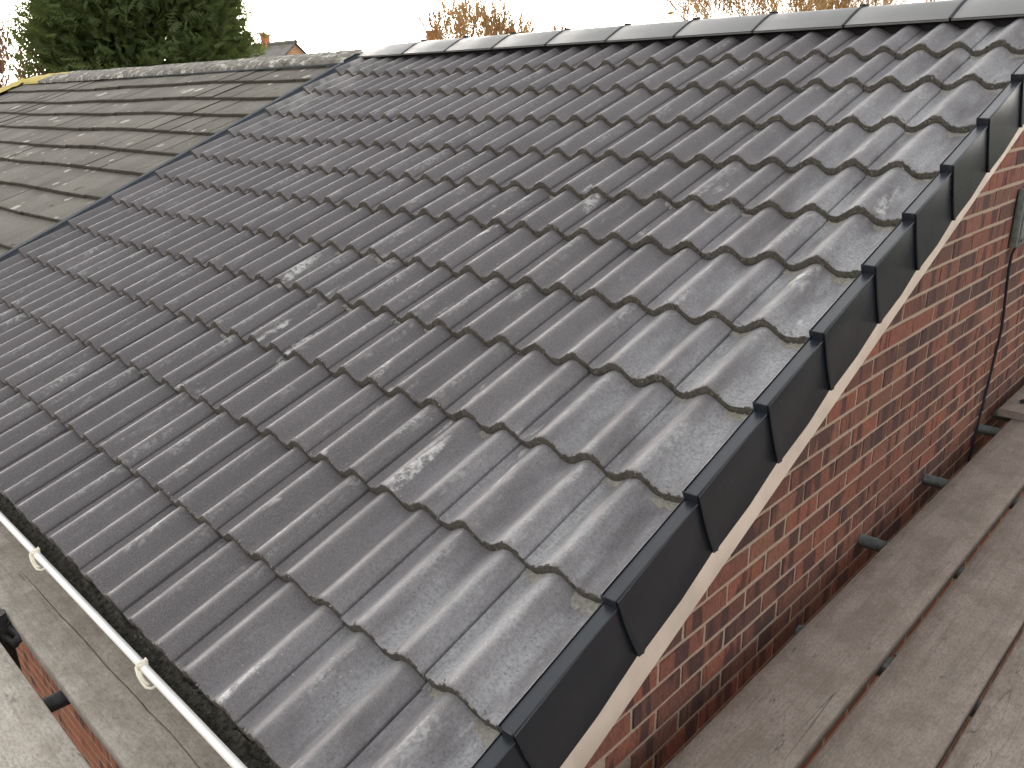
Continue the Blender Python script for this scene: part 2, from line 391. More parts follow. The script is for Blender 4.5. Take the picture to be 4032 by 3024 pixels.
# pale mortar dabs where each course meets the verge cap, plus squeezed-out crumbs along course edges
def dab(seed, X0, X1, V0, depth, thick, k):
    rn = random.Random(seed); nx, ny = 14, 7; v = []; f = []
    slope = TH/(VK[k+1]-VK[k]) if k < 11 else .08
    for j in range(ny+1):
        for i in range(nx+1):
            s = i/nx; t = j/ny
            X = X0+(X1-X0)*s
            Vv = V0+.004-depth*t*(.55+.75*abs(mnoise.noise(Vector((s*5+seed*3.1, .3, seed)))))
            u = X % TW
            pu = u
            if X > 0 and pu > .172: pu = .172+(pu-.172)*.45
            hb = prof(pu)+(V0-Vv)*slope*.9
            edge = math.sin(math.pi*min(max(s, 0), 1))**.5*math.cos(t*math.pi/2)**.7
            h = hb+.0008+thick*edge*(.25+1.1*abs(mnoise.noise(Vector((X*90, Vv*90, seed)))))
            v.append(rp(X, Vv, h))
    for j in range(ny):
        for i in range(nx): f.append((j*(nx+1)+i, (j+1)*(nx+1)+i, (j+1)*(nx+1)+i+1, j*(nx+1)+i+1))
    return mesh('mortar_dab', v, f, [CEMENT], None, True)
for k in range(1, 12):
    obj('mortar_dab', dab(k, .15, .244, VK[k], .045, .008, k-1), roof)
    obj('mortar_dab', dab(k+30, .005, .06, VK[k], .035, .005, k-1), roof)
for j in range(16):
    k = rn.randint(1, 7); i = rn.randint(0, 8); X = -i*TW-rn.choice((.13, .28))+rn.uniform(-.02, .01)
    obj('mortar_dab', dab(100+j, X-.018, X+.018, VK[k], .03, .005, k-1), roof)

# loose crumbs of broken concrete sitting on the course edges (nobody could count them)
cr = MB()
for j in range(1100):
    k = rn.randint(0, 11); X = rn.uniform(-4.6, .2) if rn.random() < .5 else rn.uniform(-2.2, .2); u = X % TW
    if prof01(u) > .6 and rn.random() < .6: continue
    s = rn.uniform(.0012, .0042); c = rp(X, VK[k]+rn.uniform(.001, .018), prof(u)+TH+s*.3)
    vs = []
    for (a, b, e) in ((1, 0, 0), (-1, 0, 0), (0, 1, 0), (0, -1, 0), (0, 0, 1), (0, 0, -1)):
        vs.append(c+Vector((a, b, e))*s*rn.uniform(.6, 1.4))
    cr.add(vs, [(0, 2, 4), (2, 1, 4), (1, 3, 4), (3, 0, 4), (2, 0, 5), (1, 2, 5), (3, 1, 5), (0, 3, 5)])
tag(obj('concrete_crumbs', cr.me('crumbs', [CEMENT]), roof), kind='stuff')

# ------------------------------------------------------------------ verge caps
def cap_mesh(L, seed=0):
    """local: x across (0 = inner lip, .038 = outer face), y up the slope from the nose, z normal; tilted by its own rotation"""
    mb = MB(); xo = .038
    # top flange (thin slab) with a turned-down nose
    mb.box(0, xo-.002, 0, L+.05, .0, .006)
    mb.box(.0, xo-.002, -.003, .0, -.030, .006)
    mb.box(-.003, 0., -.003, L+.05, -.012, .006)
    a = mb.me('cap_top', [CAPM]); bevel(a, .0018, 2); sharp(a, 40)
    return a
def skirt_mesh(L):
    mb = MB(); pr = []
    # outline in (y, z): nose curve down to the foot, foot line up the slope, back up
    D = .208
    nose = [(.0, .003), (.001, -.03), (.003, -.07), (.010, -.135), (.021, -.20), (.030, -D+.006), (.040, -D+.0)]
    foot = [(.047, -D+.006), (.20, -D-.004+.012), (L+.045, -D+.03)]
    out = nose+foot+[(L+.045, .003)]
    n = len(out); x0, x1 = .0355, .0400
    tp = lambda y: -.0065*max(0, y)/L
    v = [(x1+tp(y), y, z) for y, z in out]+[(x0+tp(y), y, z) for y, z in out]
    f = [tuple(range(n))]+[tuple(range(2*n-1, n-1, -1))]+[(i, n+i, n+(i+1) % n, (i+1) % n) for i in range(n)]
    mb.add(v, f)
    # inward return of the nose edge
    mb.add([(x1, y, z) for y, z in nose]+[(x0-.022, y+.004, z) for y, z in nose], [(i+1, i, len(nose)+i, len(nose)+i+1) for i in range(len(nose)-1)])
    me = mb.me('cap_skirt', [CAPM]); bm = bmesh.new(); bm.from_mesh(me); bmesh.ops.recalc_face_normals(bm, faces=bm.faces[:n+2]); bm.to_mesh(me); bm.free()
    bevel(me, .0016, 2); return sharp(me, 40)
for k in range(12):
    L = (VK[k+1]-VK[k]) if k < 11 else .33
    tilt = math.atan2(.024, L)
    cm = obj('verge_cap', cap_mesh(L), roof, rp(.243, VK[k]-.002, .045), (PITCH-tilt, 0, 0))
    obj_s = obj('verge_skirt', skirt_mesh(L), roof, rp(.243, VK[k]-.002, .045), (PITCH-tilt, 0, 0))
    # recessed clip pocket line on the upper part of each skirt
# cream barge board behind the skirts
b = MB()
def trim(t, V, hh): return rp(t, V, hh)
vs = [rp(x, V, h) for x in (.188, .203) for V, h in ((-.2, -.412), (3.9, -.322), (3.9, -.08), (-.2, -.08))]
b.add(vs, [(3, 2, 1, 0), (4, 5, 6, 7), (0, 1, 5, 4), (1, 2, 6, 5), (2, 3, 7, 6), (3, 0, 4, 7)])
obj('barge_board', sharp(bevel(b.me('barge_board', [CREAM]), .002), 40), house)

# ------------------------------------------------------------------ ridge
def ridge_prof(n=12, half=.215, drop=.105, rr=.05):
    pts = []
    for i in range(2*n+1):
        s = -1+i/n; y = s*half; z = -drop*(math.sqrt(s*s+.09)-.3)/(math.sqrt(1.09)-.3)
        pts.append((y, z))
    return pts
RY, RZ = 3.612, 1.632
def ridge_tile(L, mat, seed, half=.215, drop=.090, th=.010):
    rn = random.Random(seed); pr = ridge_prof(10, half, drop); n = len(pr); V = []; F = []
    xs = [0., .006, L-.006, L]
    for xi, x in enumerate(xs):
        for (y, z) in pr:
            e = mnoise.noise(Vector((x*9+seed, y*30, seed)))*.0012
            V.append((x, y, z+e-(.002 if xi in (0, 3) else 0)))
    for xi in range(3):
        for i in range(n-1): F.append((xi*n+i, (xi+1)*n+i, (xi+1)*n+i+1, xi*n+i+1))
    b = len(V)
    for x in (0., L):
        for (y, z) in pr: V.append((x, y*.985, z-th))
    F += [(i+1, b+i+1, b+i, i) for i in range(n-1)]
    F += [(3*n+i, b+n+i, b+n+i+1, 3*n+i+1) for i in range(n-1)]
    F += [(b+i, b+i+1, b+n+i+1, b+n+i) for i in range(n-1)]
    F += [(0, b, b+n, 3*n), (n-1, 3*n+n-1, b+2*n-1, b+n-1)]
    me = mesh('ridge_tile', V, F, [mat]); bm = bmesh.new(); bm.from_mesh(me); bmesh.ops.recalc_face_normals(bm, faces=bm.faces); bm.to_mesh(me); bm.free()
    return sharp(me, 45)
def ridge_collar(mat):
    pr = ridge_prof(10, .217, .092); mb = MB(); V = []
    for x in (-.009, -.005, .005, .009):
        for (y, z) in pr: V.append((x, y, z+(.003 if abs(x) < .007 else -.004)))
    n = len(pr); mb.add(V, [(j*n+i, (j+1)*n+i, (j+1)*n+i+1, j*n+i+1) for j in range(3) for i in range(n-1)])
    mb.box(-.014, .014, -.018, .018, .0, .009)
    return sharp(mb.me('ridge_union', [mat]), 50)
RJ = [-4.44, -3.905, -3.40, -2.935, -2.46, -2.005, -1.552, -1.092, -.632, -.166, .262]
RJ = [-4.44]+[-.166-.4655*j for j in range(8, -1, -1)][0:]+[.27]
RJ = sorted(RJ)
um = ridge_collar(BLACK)
for j in range(len(RJ)-1):
    sag = lambda x: RZ-.022*(x+4.4)/4.6
    L = RJ[j+1]-RJ[j]
    if L < .05: continue
    o = obj('ridge_tile', ridge_tile(L-.010, RIDGEM, j), roof, (RJ[j]+.005, RY, sag(RJ[j])), (0, R_(.27)+rn.uniform(-.003, .003), rn.uniform(-.004, .004)))
    if j > 0: obj('ridge_union', um, roof, (RJ[j], RY, sag(RJ[j])+.001), (0, R_(.27), 0))
# sloping block end of the ridge at the abutment
e = MB(); pr = ridge_prof(10, .214, .090); n = len(pr)
V = [(-4.437, RY+y, RZ+z) for y, z in pr]+[(-4.60, RY-.02+y*.9, RZ-.075+z*.75) for y, z in pr]
e.add(V, [(i, n+i, n+i+1, i+1) for i in range(n-1)]); e.add([V[n+i] for i in range(n)]+[(-4.60, RY, RZ-.2)], [(i, n, i+1) for i in range(n-1)])
obj('ridge_end', sharp(e.me('ridge_end', [FLASH]), 40), roof)
# black dry ridge roll under the ridge tiles
b = MB(); b.extrude([(3.785, .045), (3.765, .02), (3.765, -.02), (3.90, -.02), (3.90, .045)], -4.55, .22, True, 0, lambda t, a, c: rp(t, a, c))
obj('ridge_roll', b.me('ridge_roll', [BLACK]), roof)
# far slope of the roof so the ridge is closed behind
b = MB(); b.add([(-4.45, 3.64, 1.50), (.2, 3.64, 1.50), (.2, 7.3, -.08), (-4.45, 7.3, -.08)], [(0, 1, 2, 3)])
obj('rear_slope', b.me('rear_slope', [SLATE]), house)
# abutment flashing down the left edge
b = MB(); b.extrude([(-4.505, .05), (-4.505, .080), (-4.50, .084), (-4.455, .082), (-4.445, .066), (-4.42, .060), (-4.42, -.02)], -.12, 3.78, True, 0, lambda t, a, c: rp(a, t, c))
obj('abutment_flashing', b.me('abutment_flashing', [FLASH]), house)

# ------------------------------------------------------------------ walls of the house
ZG = -4.2; ZB = -.29
XW = .178
def on_trim(Y, Z):   # distance above the barge board's lower edge
    V = Y*CP+Z*SP; h = -Y*SP+Z*CP; return h-(-.399+(V-.413)*.0225)
g = MB()
def trimY(Y):       # Z of slope line just under the tiles
    return Y*math.tan(PITCH)-.10
ys = [-.0, 3.62, 7.3]
V = []
for x in (XW-.0028, XW-.24):
    V += [(x, .09, ZG), (x, 7.2, ZG), (x, 7.2, -.10), (x, 3.62, 1.46), (x, .09, -.075)]
g.add(V, [(4, 3, 2, 1, 0)[::-1], (5, 6, 7, 8, 9)[::-1], (0, 4, 9, 5), (1, 6, 7, 2)])
gable = obj('gable_wall', g.me('gable_wall', [MORT]), house)
def brick_mesh(L, seed, mat=None, bv=.003):
    mb = MB(); mb.box(-.10, .0, -L/2, L/2, -.0325, .0325); me = mb.me('brick', [mat or BRICK])
    bm = bmesh.new(); bm.from_mesh(me)
    bmesh.ops.bevel(bm, geom=[e for e in bm.edges if all(abs(v.co.x) < 1e-6 for v in e.verts)], offset=bv, segments=2, affect='EDGES')
    rn = random.Random(seed)
    for v in bm.verts: v.co += Vector((rn.uniform(-.0008, .0008), rn.uniform(-.0012, .0012), rn.uniform(-.001, .001)))
    bm.to_mesh(me); bm.free(); return me
bms = [brick_mesh(.215, s) for s in range(5)]; hms = brick_mesh(.102, 9)
lw = MB(); lw.box(XW-.2, XW+.0012, .10, 7.1, ZG+.01, -.66); obj('lower_wall', lw.me('lower_wall', [WALLLOW]), house)
fms = [brick_mesh(.215, 30+s_, BRICKO, .0004) for s_ in range(4)]
nb = 0
for m_ in range(-15, 16):
    Z = .428+m_*.075
    for n_ in range(-24, 19):
        if (n_-m_) % 2 == 1: continue      # perp joints sit at Y(n) with n of the row's parity
        Y = 2.4039+n_*.1125+.1125
        if Y < .20 or Y > 5.2: continue
        if on_trim(Y+.1075, Z-.0325) > .02: continue
        
        P = Vector((XW, Y, Z)); dP = P-CAM; t_ = (.3-CAM.x)/dP.x
        if CAM.z+dP.z*t_ < ZB-.06: continue      # hidden by the boards
        px = 2016+3228.36*dP.dot(r0)/dP.dot(r2); py = 1512+3228.36*dP.dot(r1)/dP.dot(r2)
        if px > 4125 or py > 3120: continue
        if Z < -.9: continue
        # hidden low bricks behind the boards near the camera end
        o = obj('brick', rn.choice(bms), gable, (XW+rn.uniform(-.0012, .0012), Y, Z), (rn.uniform(-.004, .004), 0, rn.uniform(-.004, .004))); nb += 1
# front wall, seen only through the slot between the left-hand boards
YF = .10
f = MB(); f.box(-4.45, XW-.02, YF+.0006, YF+.24, ZG, -.13)
front = obj('front_wall', f.me('front_wall', [MORT]), house)
nf = 0
for m_ in range(0, 26):
    Z = -.7-m_*.075
    for n_ in range(0, 16):
        X = -.2-n_*.225-(m_ % 2)*.1125
        lo = -2.2-.0
        dP = Vector((X, YF, Z))-CAM; yy = CAM.y+dP.y*(ZB-CAM.z)/dP.z
        xx = CAM.x+dP.x*(ZB-CAM.z)/dP.z
        if not (-.31 < yy < -.19 and -1.85 < xx < -.5): continue
        o = obj('brick', rn.choice(fms), front, (X, YF, Z), (0, 0, -math.pi/2)); nf += 1
print('bricks', nb, nf)
f = MB(); f.box(-4.45, .17, .02, .04, -.24, -.075); obj('fascia', f.me('fascia', [WHITE]), house)

# gutter: open half round channel with a rolled outer lip
GX0, GX1, GY, GZ, GR = -4.45, .12, -.068, -.062, .052
gm = MB(); pr = []
for i in range(13):
    a = math.pi*i/12; pr.append((GY-math.cos(a)*GR, GZ-math.sin(a)*GR*.95))
pr2 = [(GY-math.cos(math.pi*i/12)*(GR-.003), GZ-math.sin(math.pi*i/12)*(GR-.003)*.95) for i in range(12, -1, -1)]
gm.extrude(pr+pr2, GX0, GX1, True, 0, lambda t, a, c: Vector((t, a, c)))
gut = obj('gutter', sharp(gm.me('gutter', [WHITE]), 40), house)
lp = MB(); lp.extrude([(GY-GR-.007, GZ-.012), (GY-GR-.008, GZ-.002), (GY-GR-.004, GZ+.003), (GY-GR+.005, GZ+.003), (GY-GR+.011, GZ-.001), (GY-GR+.009, GZ-.004), (GY-GR-.001, GZ-.006)], GX0, GX1, True, 0, lambda t, a, c: Vector((t, a, c)))
obj('gutter_lip', sharp(lp.me('gutter_lip', [WHITE]), 60), gut)
def bracket():
    mb = MB()
    y0 = GY-GR
    mb.tube([(0, y0+.014, GZ+.009), (0, y0+.005, GZ+.006), (-.004, y0-.006, GZ+.005), (-.005, y0-.013, GZ-.004), (.008, y0-.016, GZ-.018), (.026, y0-.016, GZ-.030), (.044, y0-.014, GZ-.036), (.056, y0-.007, GZ-.036), (.058, y0+.01, GZ-.034)], [.0065, .0052, .0048, .0046, .0042, .0038, .0036, .0036, .0038], 8)
    mb.box(-.010, .010, y0-.010, y0+.012, GZ-.006, GZ+.0055)
    mb.tube([(.004, y0-.010, GZ-.010), (.016, y0-.011, GZ-.021), (.030, y0-.010, GZ-.029), (.044, y0-.007, GZ-.031)], .0035, 6)
    return sharp(mb.me('gutter_bracket', [CLIPM]), 60)
bk = bracket()
for X in (-1.50, -.712, -2.30, -3.10, -3.9): obj('gutter_bracket', bk, gut, (X, 0, 0))
# sludge and moss in the gutter
sv = []; sf = []; nx, ny = 420, 9
for i in range(nx+1):
    X = -3.4+3.4*i/nx
    for j in range(ny+1):
        t = j/ny; y = GY-GR+.006+(2*GR-.012)*t
        n_ = mnoise.noise(Vector((X*9, y*25, 0)))*.011+mnoise.noise(Vector((X*38, y*70, 4)))*.010+mnoise.noise(Vector((X*17, y*20, 8)))*.008+mnoise.noise(Vector((X*120, y*160, 9)))*.003
        lev = GZ-.047+.034*t+n_*1.3
        bowl = GZ-math.sqrt(max(0, (GR-.003)**2-(y-GY)**2))*.95+.0015
        sv.append((X, y, max(lev, bowl)))
for i in range(nx):
    for j in range(ny): a = i*(ny+1)+j; sf.append((a, a+ny+1, a+ny+2, a+1))
sl_ = tag(obj('gutter_sludge', mesh('gutter_sludge', sv, sf, [SLUDGE]), gut), kind='stuff')
# slate grey eaves felt showing under the tile noses
b = MB(); b.extrude([(-.070, -.004), (-.066, -.002), (.06, -.006), (.06, -.012)], -4.42, .2, True, 0, lambda t, a, c: rp(t, a, c-.013))
obj('eaves_felt', b.me('eaves_felt', [FLASH]), house)

# ------------------------------------------------------------------ neighbouring roof, coplanar, older
nh = tag(empty('terraced_house', (-8.7, 0, 0)), 'old terraced house with lichen spotted flat tiled roof, behind the new roof on the left', 'house')
def addn(name, me, parent, loc=(0, 0, 0), rot=None):
    return obj(name, me, parent, loc, rot)
NO = Vector((-8.7, 0, 0))
d = MB(); d.extrude([(-.05, -.10), (3.72, -.10), (3.72, -.05), (-.05, -.05)], -12.3, -4.50, True, 0, lambda t, a, b: rp(t, a, b+.05)-NO)
nroof = obj('roof', d.me('old_roof_deck', [OLDEDGE]), nh)
OW = .31
def old_mesh(seed, wd):
    rn = random.Random(seed); V = []; F = []; mi = []; nx = 12; T = .029; off = Vector((seed*3.3, 0, 0))
    rows = [(0, 'b'), (-.001, 't'), (.004, 'l'), (.2, 's'), (.40, 's')]
    xs = [.0016+(wd-.0032)*i/nx for i in range(nx+1)]
    for y, kd in rows:
        for x in xs:
            e = mnoise.noise(Vector((x*40, 0, 0))+off)
            if kd == 'b': V.append((x, y+e*.003, .001))
            elif kd == 't': V.append((x, y+e*.004, T-.005+e*.002))
            elif kd == 'l': V.append((x, y+e*.003, T-.001))
            else: V.append((x, y, T))
    n = nx+1
    for r in range(4):
        for i in range(nx): F.append((r*n+i, r*n+i+1, (r+1)*n+i+1, (r+1)*n+i)); mi.append(1 if r < 2 else 0)
    b = len(V)   # side cheeks
    for x in (xs[0], xs[-1]): V += [(x, .0, -.006), (x, .40, T-.03), (x, .40, T), (x, .004, T-.001)]
    F += [(b, b+1, b+2, b+3)[::-1], (b+4, b+5, b+6, b+7)]; mi += [1, 1]
    return sharp(mesh('old_tile', V, F, [OLD, OLDEDGE], mi), 40)
oms = [old_mesh(s, OW) for s in range(6)]; ohalf = [old_mesh(20+s, OW/2) for s in range(3)]
OV = [.876*CP+.36*SP]
LINES = [(.797, .400), (1.092, .539), (1.358, .657), (1.663, .793), (1.925, .913), (2.224, 1.025), (2.502, 1.145), (2.766, 1.263), (3.072, 1.384)]
OV = [y*CP+z*SP for y, z in LINES]
g0 = .325; OV = [OV[0]-2*g0, OV[0]-g0]+OV; OV.append(3.70)
nt_ = 0
for r in range(len(OV)-1):
    tilt = math.atan2(.029, OV[r+1]-OV[r] if r < len(OV)-2 else .32)
    X = -4.525; half = r % 2
    XL = -12.20
    # lower courses are hidden behind the new roof at their right end
    while X > XL+.05:
        wd = OW/2 if (half and X > -4.53) else OW
        x0 = X-wd
        Vv = OV[r]
        sag = .010*math.sin(X*1.3+r*.4)+.006*math.sin(X*3.1+1.2)
        vis = True
        # out of view to the left of the frame
        P = rp(x0+wd, Vv, 0)-CAM
        px = 2016+3228.36*P.dot(r0)/P.dot(r2)
        if px > -160:
            addn('roof_tile', rn.choice(ohalf if wd < .2 else oms), nroof, rp(x0, Vv+rn.uniform(-.004, .004)+sag*.6, sag*.55+.046+rn.uniform(-.001, .002))-NO, (PITCH-tilt+rn.uniform(-.003, .003), rn.uniform(-.006, .006), rn.uniform(-.003, .003))); nt_ += 1
        X -= wd
print('old tiles', nt_)
# old ridge, half buried in mortar
XR0, XR1 = -12.15, -4.46
x = XR1; j = 0
while x > XR0+.1:
    L = .455; zz = 1.586+.0045*(XR1-x)+.005*math.sin(j*1.9)
    me = ridge_tile(L-.006, YEL if x-L < XR0+.8 else OLDRIDGE, 50+j, .165, .082, .02)
    o = addn('ridge_tile', me, nroof, Vector((x-L, 3.72, zz+.02))-NO, (rn.uniform(-.02, .02), rn.uniform(-.008, .008), 0))
    if x-L < XR0+.8: o['label'] = 'end ridge tile crusted with yellow lichen'
    x -= L; j += 1
def rmortar(xa, xb, mat, nseg):
    b = MB(); V = []
    for i in range(nseg+1):
        X = xa+(xb-xa)*i/nseg
        for (vv, hh) in ((3.61, .072), (3.625, .096), (3.72, .104), (3.86, .088)):
            V.append(rp(X, vv+mnoise.noise(Vector((X*6, vv*5, 2)))*.012, hh+mnoise.noise(Vector((X*14, vv*9, 5)))*.008)-NO)
    b.add(V, [(i*4+k, (i+1)*4+k, (i+1)*4+k+1, i*4+k+1) for i in range(nseg) for k in range(3)])
    return addn('ridge_mortar', sharp(b.me('ridge_mortar', [mat]), 60), nroof)
rmortar(-11.35, XR1, OLDRIDGE, 80)
rmortar(XR0, -11.35, YEL, 12)['label'] = 'end of the ridge bedding crusted with yellow lichen'
# black strip lying under the ridge for part of its length
b = MB(); b.extrude([(3.60, .070), (3.602, .076), (3.64, .084), (3.64, .07)], -8.6, -4.55, True, 0, lambda t, a, c: rp(t, a, c)-NO)
addn('ridge_strip', b.me('ridge_strip', [FLASH]), nroof)
# mortared verge at the far end, yellow with lichen
b = MB(); V = []; ns = 50
for i in range(ns+1):
    v_ = 2.2+1.5*i/ns
    for (dx, hh) in ((-.14, -.06), (-.13, .055), (.05, .078), (.26, .045)):
        V.append(rp(-12.2+dx+mnoise.noise(Vector((v_*8, dx*20, 1)))*.02, v_, hh+.05+mnoise.noise(Vector((v_*14, dx*30, 3)))*.01)-NO)
b.add(V, [(i*4+k, i*4+k+1, (i+1)*4+k+1, (i+1)*4+k) for i in range(ns) for k in range(3)])
o = addn('verge_mortar', sharp(b.me('verge_mortar', [YEL]), 60), nroof); o['label'] = 'verge crusted with yellow lichen'
b = MB()
b.box(-12.2, -4.46, .12, .32, ZG, -.09); b.box(-12.2, -11.96, .33, 7.0, ZG, .0)
b.v = [tuple(Vector(q)-NO) for q in b.v]
addn('wall', b.me('old_wall', [WALLLOW]), nh)
b = MB(); b.add([Vector(q)-NO for q in ((-12.2, 3.70, 1.58), (-4.46, 3.70, 1.58), (-4.46, 7.3, -.03), (-12.2, 7.3, -.03))], [(0, 1, 2, 3)])
addn('rear_slope', b.me('old_rear', [OLD]), nh)

# ------------------------------------------------------------------ scaffolding
def board_mesh(x0, x1, y0, y1, zt, seed, mat, th=.038, nseg=60, split=None):
    """length along y, irregular worn edges; verts about their own centre"""
    cx, cy = (x0+x1)/2, (y0+y1)/2; V = []; F = []
    for i in range(nseg+1):
        y = y0+(y1-y0)*i/nseg
        wl = mnoise.noise(Vector((y*3, seed, 0)))*.0012+mnoise.noise(Vector((y*22, seed, 3)))*.0008
        wr = mnoise.noise(Vector((y*3, seed, 7)))*.0012+mnoise.noise(Vector((y*22, seed, 9)))*.0008
        for (x, z) in ((x0+wl, -th), (x0+wl, -.003), (x0+wl+.003, 0), (x0+.25*(x1-x0), .0005), ((x0+x1)/2, 0), (x1-.25*(x1-x0), .0005), (x1+wr-.003, 0), (x1+wr, -.003), (x1+wr, -th)):
            V.append((x-cx, y-cy, z))
        if split:
            a_, b_, s0, s1 = split; f_ = (y-a_)/(b_-a_); dp = .010*max(0., math.sin(math.pi*min(max(f_, 0), 1)))**.5; gw = .0004+.0022*dp/.01
            gx = x0+s0+(s1-s0)*f_+mnoise.noise(Vector((y*5, 1, 1)))*.006+mnoise.noise(Vector((y*26, 1, 1)))*.002
            for q_, (x, z) in enumerate(((gx-gw, .0004), (gx, -dp), (gx+gw, .0004))): V.insert(len(V)-4+0, (x-cx, y-cy, z))
    n = 12 if split else 9
    for i in range(nseg):
        for k in range(n): F.append((i*n+k, i*n+(k+1) % n, (i+1)*n+(k+1) % n, (i+1)*n+k))
    F.append(tuple(range(n-1, -1, -1))); F.append(tuple(nseg*n+k for k in range(n)))
    me = mesh('board', V, F, [mat]); bm = bmesh.new(); bm.from_mesh(me); bmesh.ops.recalc_face_normals(bm, faces=bm.faces); bm.to_mesh(me); bm.free()
    return sharp(me, 50), (cx, cy, zt)
ZB = -.29
GRP = 'scaffold boards laid beside the gable wall'
for (x0, x1, y0, y1, z, seed, lab) in [
        (.2985, .5275, -.9, 4.10, ZB, 1, 'grey brown scaffold board next to the brick gable wall'),
        (.5525, .775, -.9, 5.2, ZB, 2, 'muddy grey scaffold board second from the brick gable wall'),
        (.789, 1.012, -.9, 5.2, ZB-.002, 3, 'scaffold board in the bottom right corner, furthest from the brick wall'),
        (.238, .466, 3.664, 6.6, ZB+.041, 4, 'short end of a scaffold board lapped on top of another by the far tubes')]:
    me, loc = board_mesh(x0, x1, y0, y1, z, seed, BRDR)
    tag(obj('scaffold_board', me, None, loc), lab, 'scaffold board', GRP)
for (y0, y1, z, seed, lab) in [
        (-.2155, .013, ZB, 11, 'weathered scaffold board coloured pale for brighter light, running under the white gutter, with a long split'),
        (-.505, -.275, ZB, 12, 'worn scaffold board coloured pale for brighter light, in the bottom left corner, outside the slot')]:
    me, loc = board_mesh(y0, y1, -.25, 3.6, z, seed, BRDL, nseg=240 if seed == 11 else 60, split=(.25, 2.1, .128, .112) if seed == 11 else None)
    # turn the board's length onto -x
    o = obj('scaffold_board', me, None, (-loc[1], loc[0], loc[2]), (0, 0, math.pi/2)); tag(o, lab, 'scaffold board', 'scaffold boards along the eaves')
fr = tag(empty('scaffold', (.4, 2.5, ZB-.09)), 'galvanised scaffold tubes poking out from under the boards beside the brick gable', 'scaffold frame')
FO = Vector(fr.location)
def tubeobj(par, po, a, b_, mat=GALV, r=.0242):
    mb = MB(); a = Vector(a)-po; b_ = Vector(b_)-po
    mb.tube([a, b_], r, 16); d_ = (b_-a).normalized()
    me = sharp(mb.me('tube', [mat]), 40)
    return obj('tube', me, par)
ztr = ZB-.038-.025
for (Y, x0) in [(2.165, .180), (2.85, .180), (3.60, .180), (3.86, .186), (4.06, .186), (.62, .27), (1.48, .262)]:
    tubeobj(fr, FO, (x0, Y, ztr), (1.25, Y+.01, ztr))
tubeobj(fr, FO, (.90, -1, ztr-.05), (.90, 5.5, ztr-.05))
tubeobj(fr, FO, (.30, -1, ztr-.05), (.30, 5.5, ztr-.05), RUST)
for Y in (.2, 2.7, 4.9): tubeobj(fr, FO, (.95, Y, ZG), (.95, Y, ZB-.05))
def coupler(par, po, c, mat):
    mb = MB(); c = Vector(c)-po
    mb.tube([c+Vector((-.03, 0, 0)), c+Vector((.03, 0, 0))], .031, 14)
    mb.tube([c+Vector((0, -.045, .0)), c+Vector((0, .045, .0))], .012, 10)
    mb.box(c.x-.018, c.x+.018, c.y-.045, c.y-.02, c.z-.02, c.z+.028)
    mb.tube([c+Vector((0, .03, -.02)), c+Vector((0, .03, .036))], .009, 6)
    return obj('coupler', sharp(mb.me('coupler', [mat]), 40), par)
coupler(fr, FO, (.545, 1.50, ztr), GALV); coupler(fr, FO, (.43, 4.02, ztr+.01), RUST)
# black rubbery clip lying on the lapped board
mb = MB(); mb.tube([(0, 0, .008), (.03, .012, .02), (.06, .02, .018), (.10, .03, .010)], [.008, .014, .013, .007], 10)
tag(obj('strap', sharp(mb.me('strap', [BLACK]), 50), None, (.295, 3.80, ZB+.041)), 'black strap lying on the lapped scaffold board end', 'strap')
fl = tag(empty('scaffold', (-1.3, -.25, ZB-.09)), 'dark scaffold post, coupler and cross tube in the slot between the eaves boards', 'scaffold frame')
LO = Vector(fl.location)
tubeobj(fl, LO, (-1.155, -.75, ztr), (-1.135, .06, ztr), RUST, .0245)
tubeobj(fl, LO, (-3.2, -.70, ztr), (-3.2, .06, ztr), RUST)
tubeobj(fl, LO, (-1.60, -.242, ZG), (-1.60, -.242, ZB+.02), RUST, .0245)
tubeobj(fl, LO, (-3.8, -.44, ztr-.05), (.3, -.44, ztr-.05), RUST)
mb = MB()
mb.tube([Vector((-1.60, -.242, ZB-.075))-LO, Vector((-1.60, -.242, ZB-.015))-LO], .034, 14)
mb.tube([Vector((-1.58, -.225, ZB-.03))-LO, Vector((-1.50, -.212, ZB-.035))-LO], .011, 8)
mb.tube([Vector((-1.58, -.250, ZB-.045))-LO, Vector((-1.49, -.232, ZB-.05))-LO], .010, 8)
mb.tube([Vector((-1.505, -.235, ZB-.05))-LO, Vector((-1.500, -.205, ZB-.03))-LO], .014, 8)
obj('coupler', sharp(mb.me('coupler', [RUST]), 40), fl)

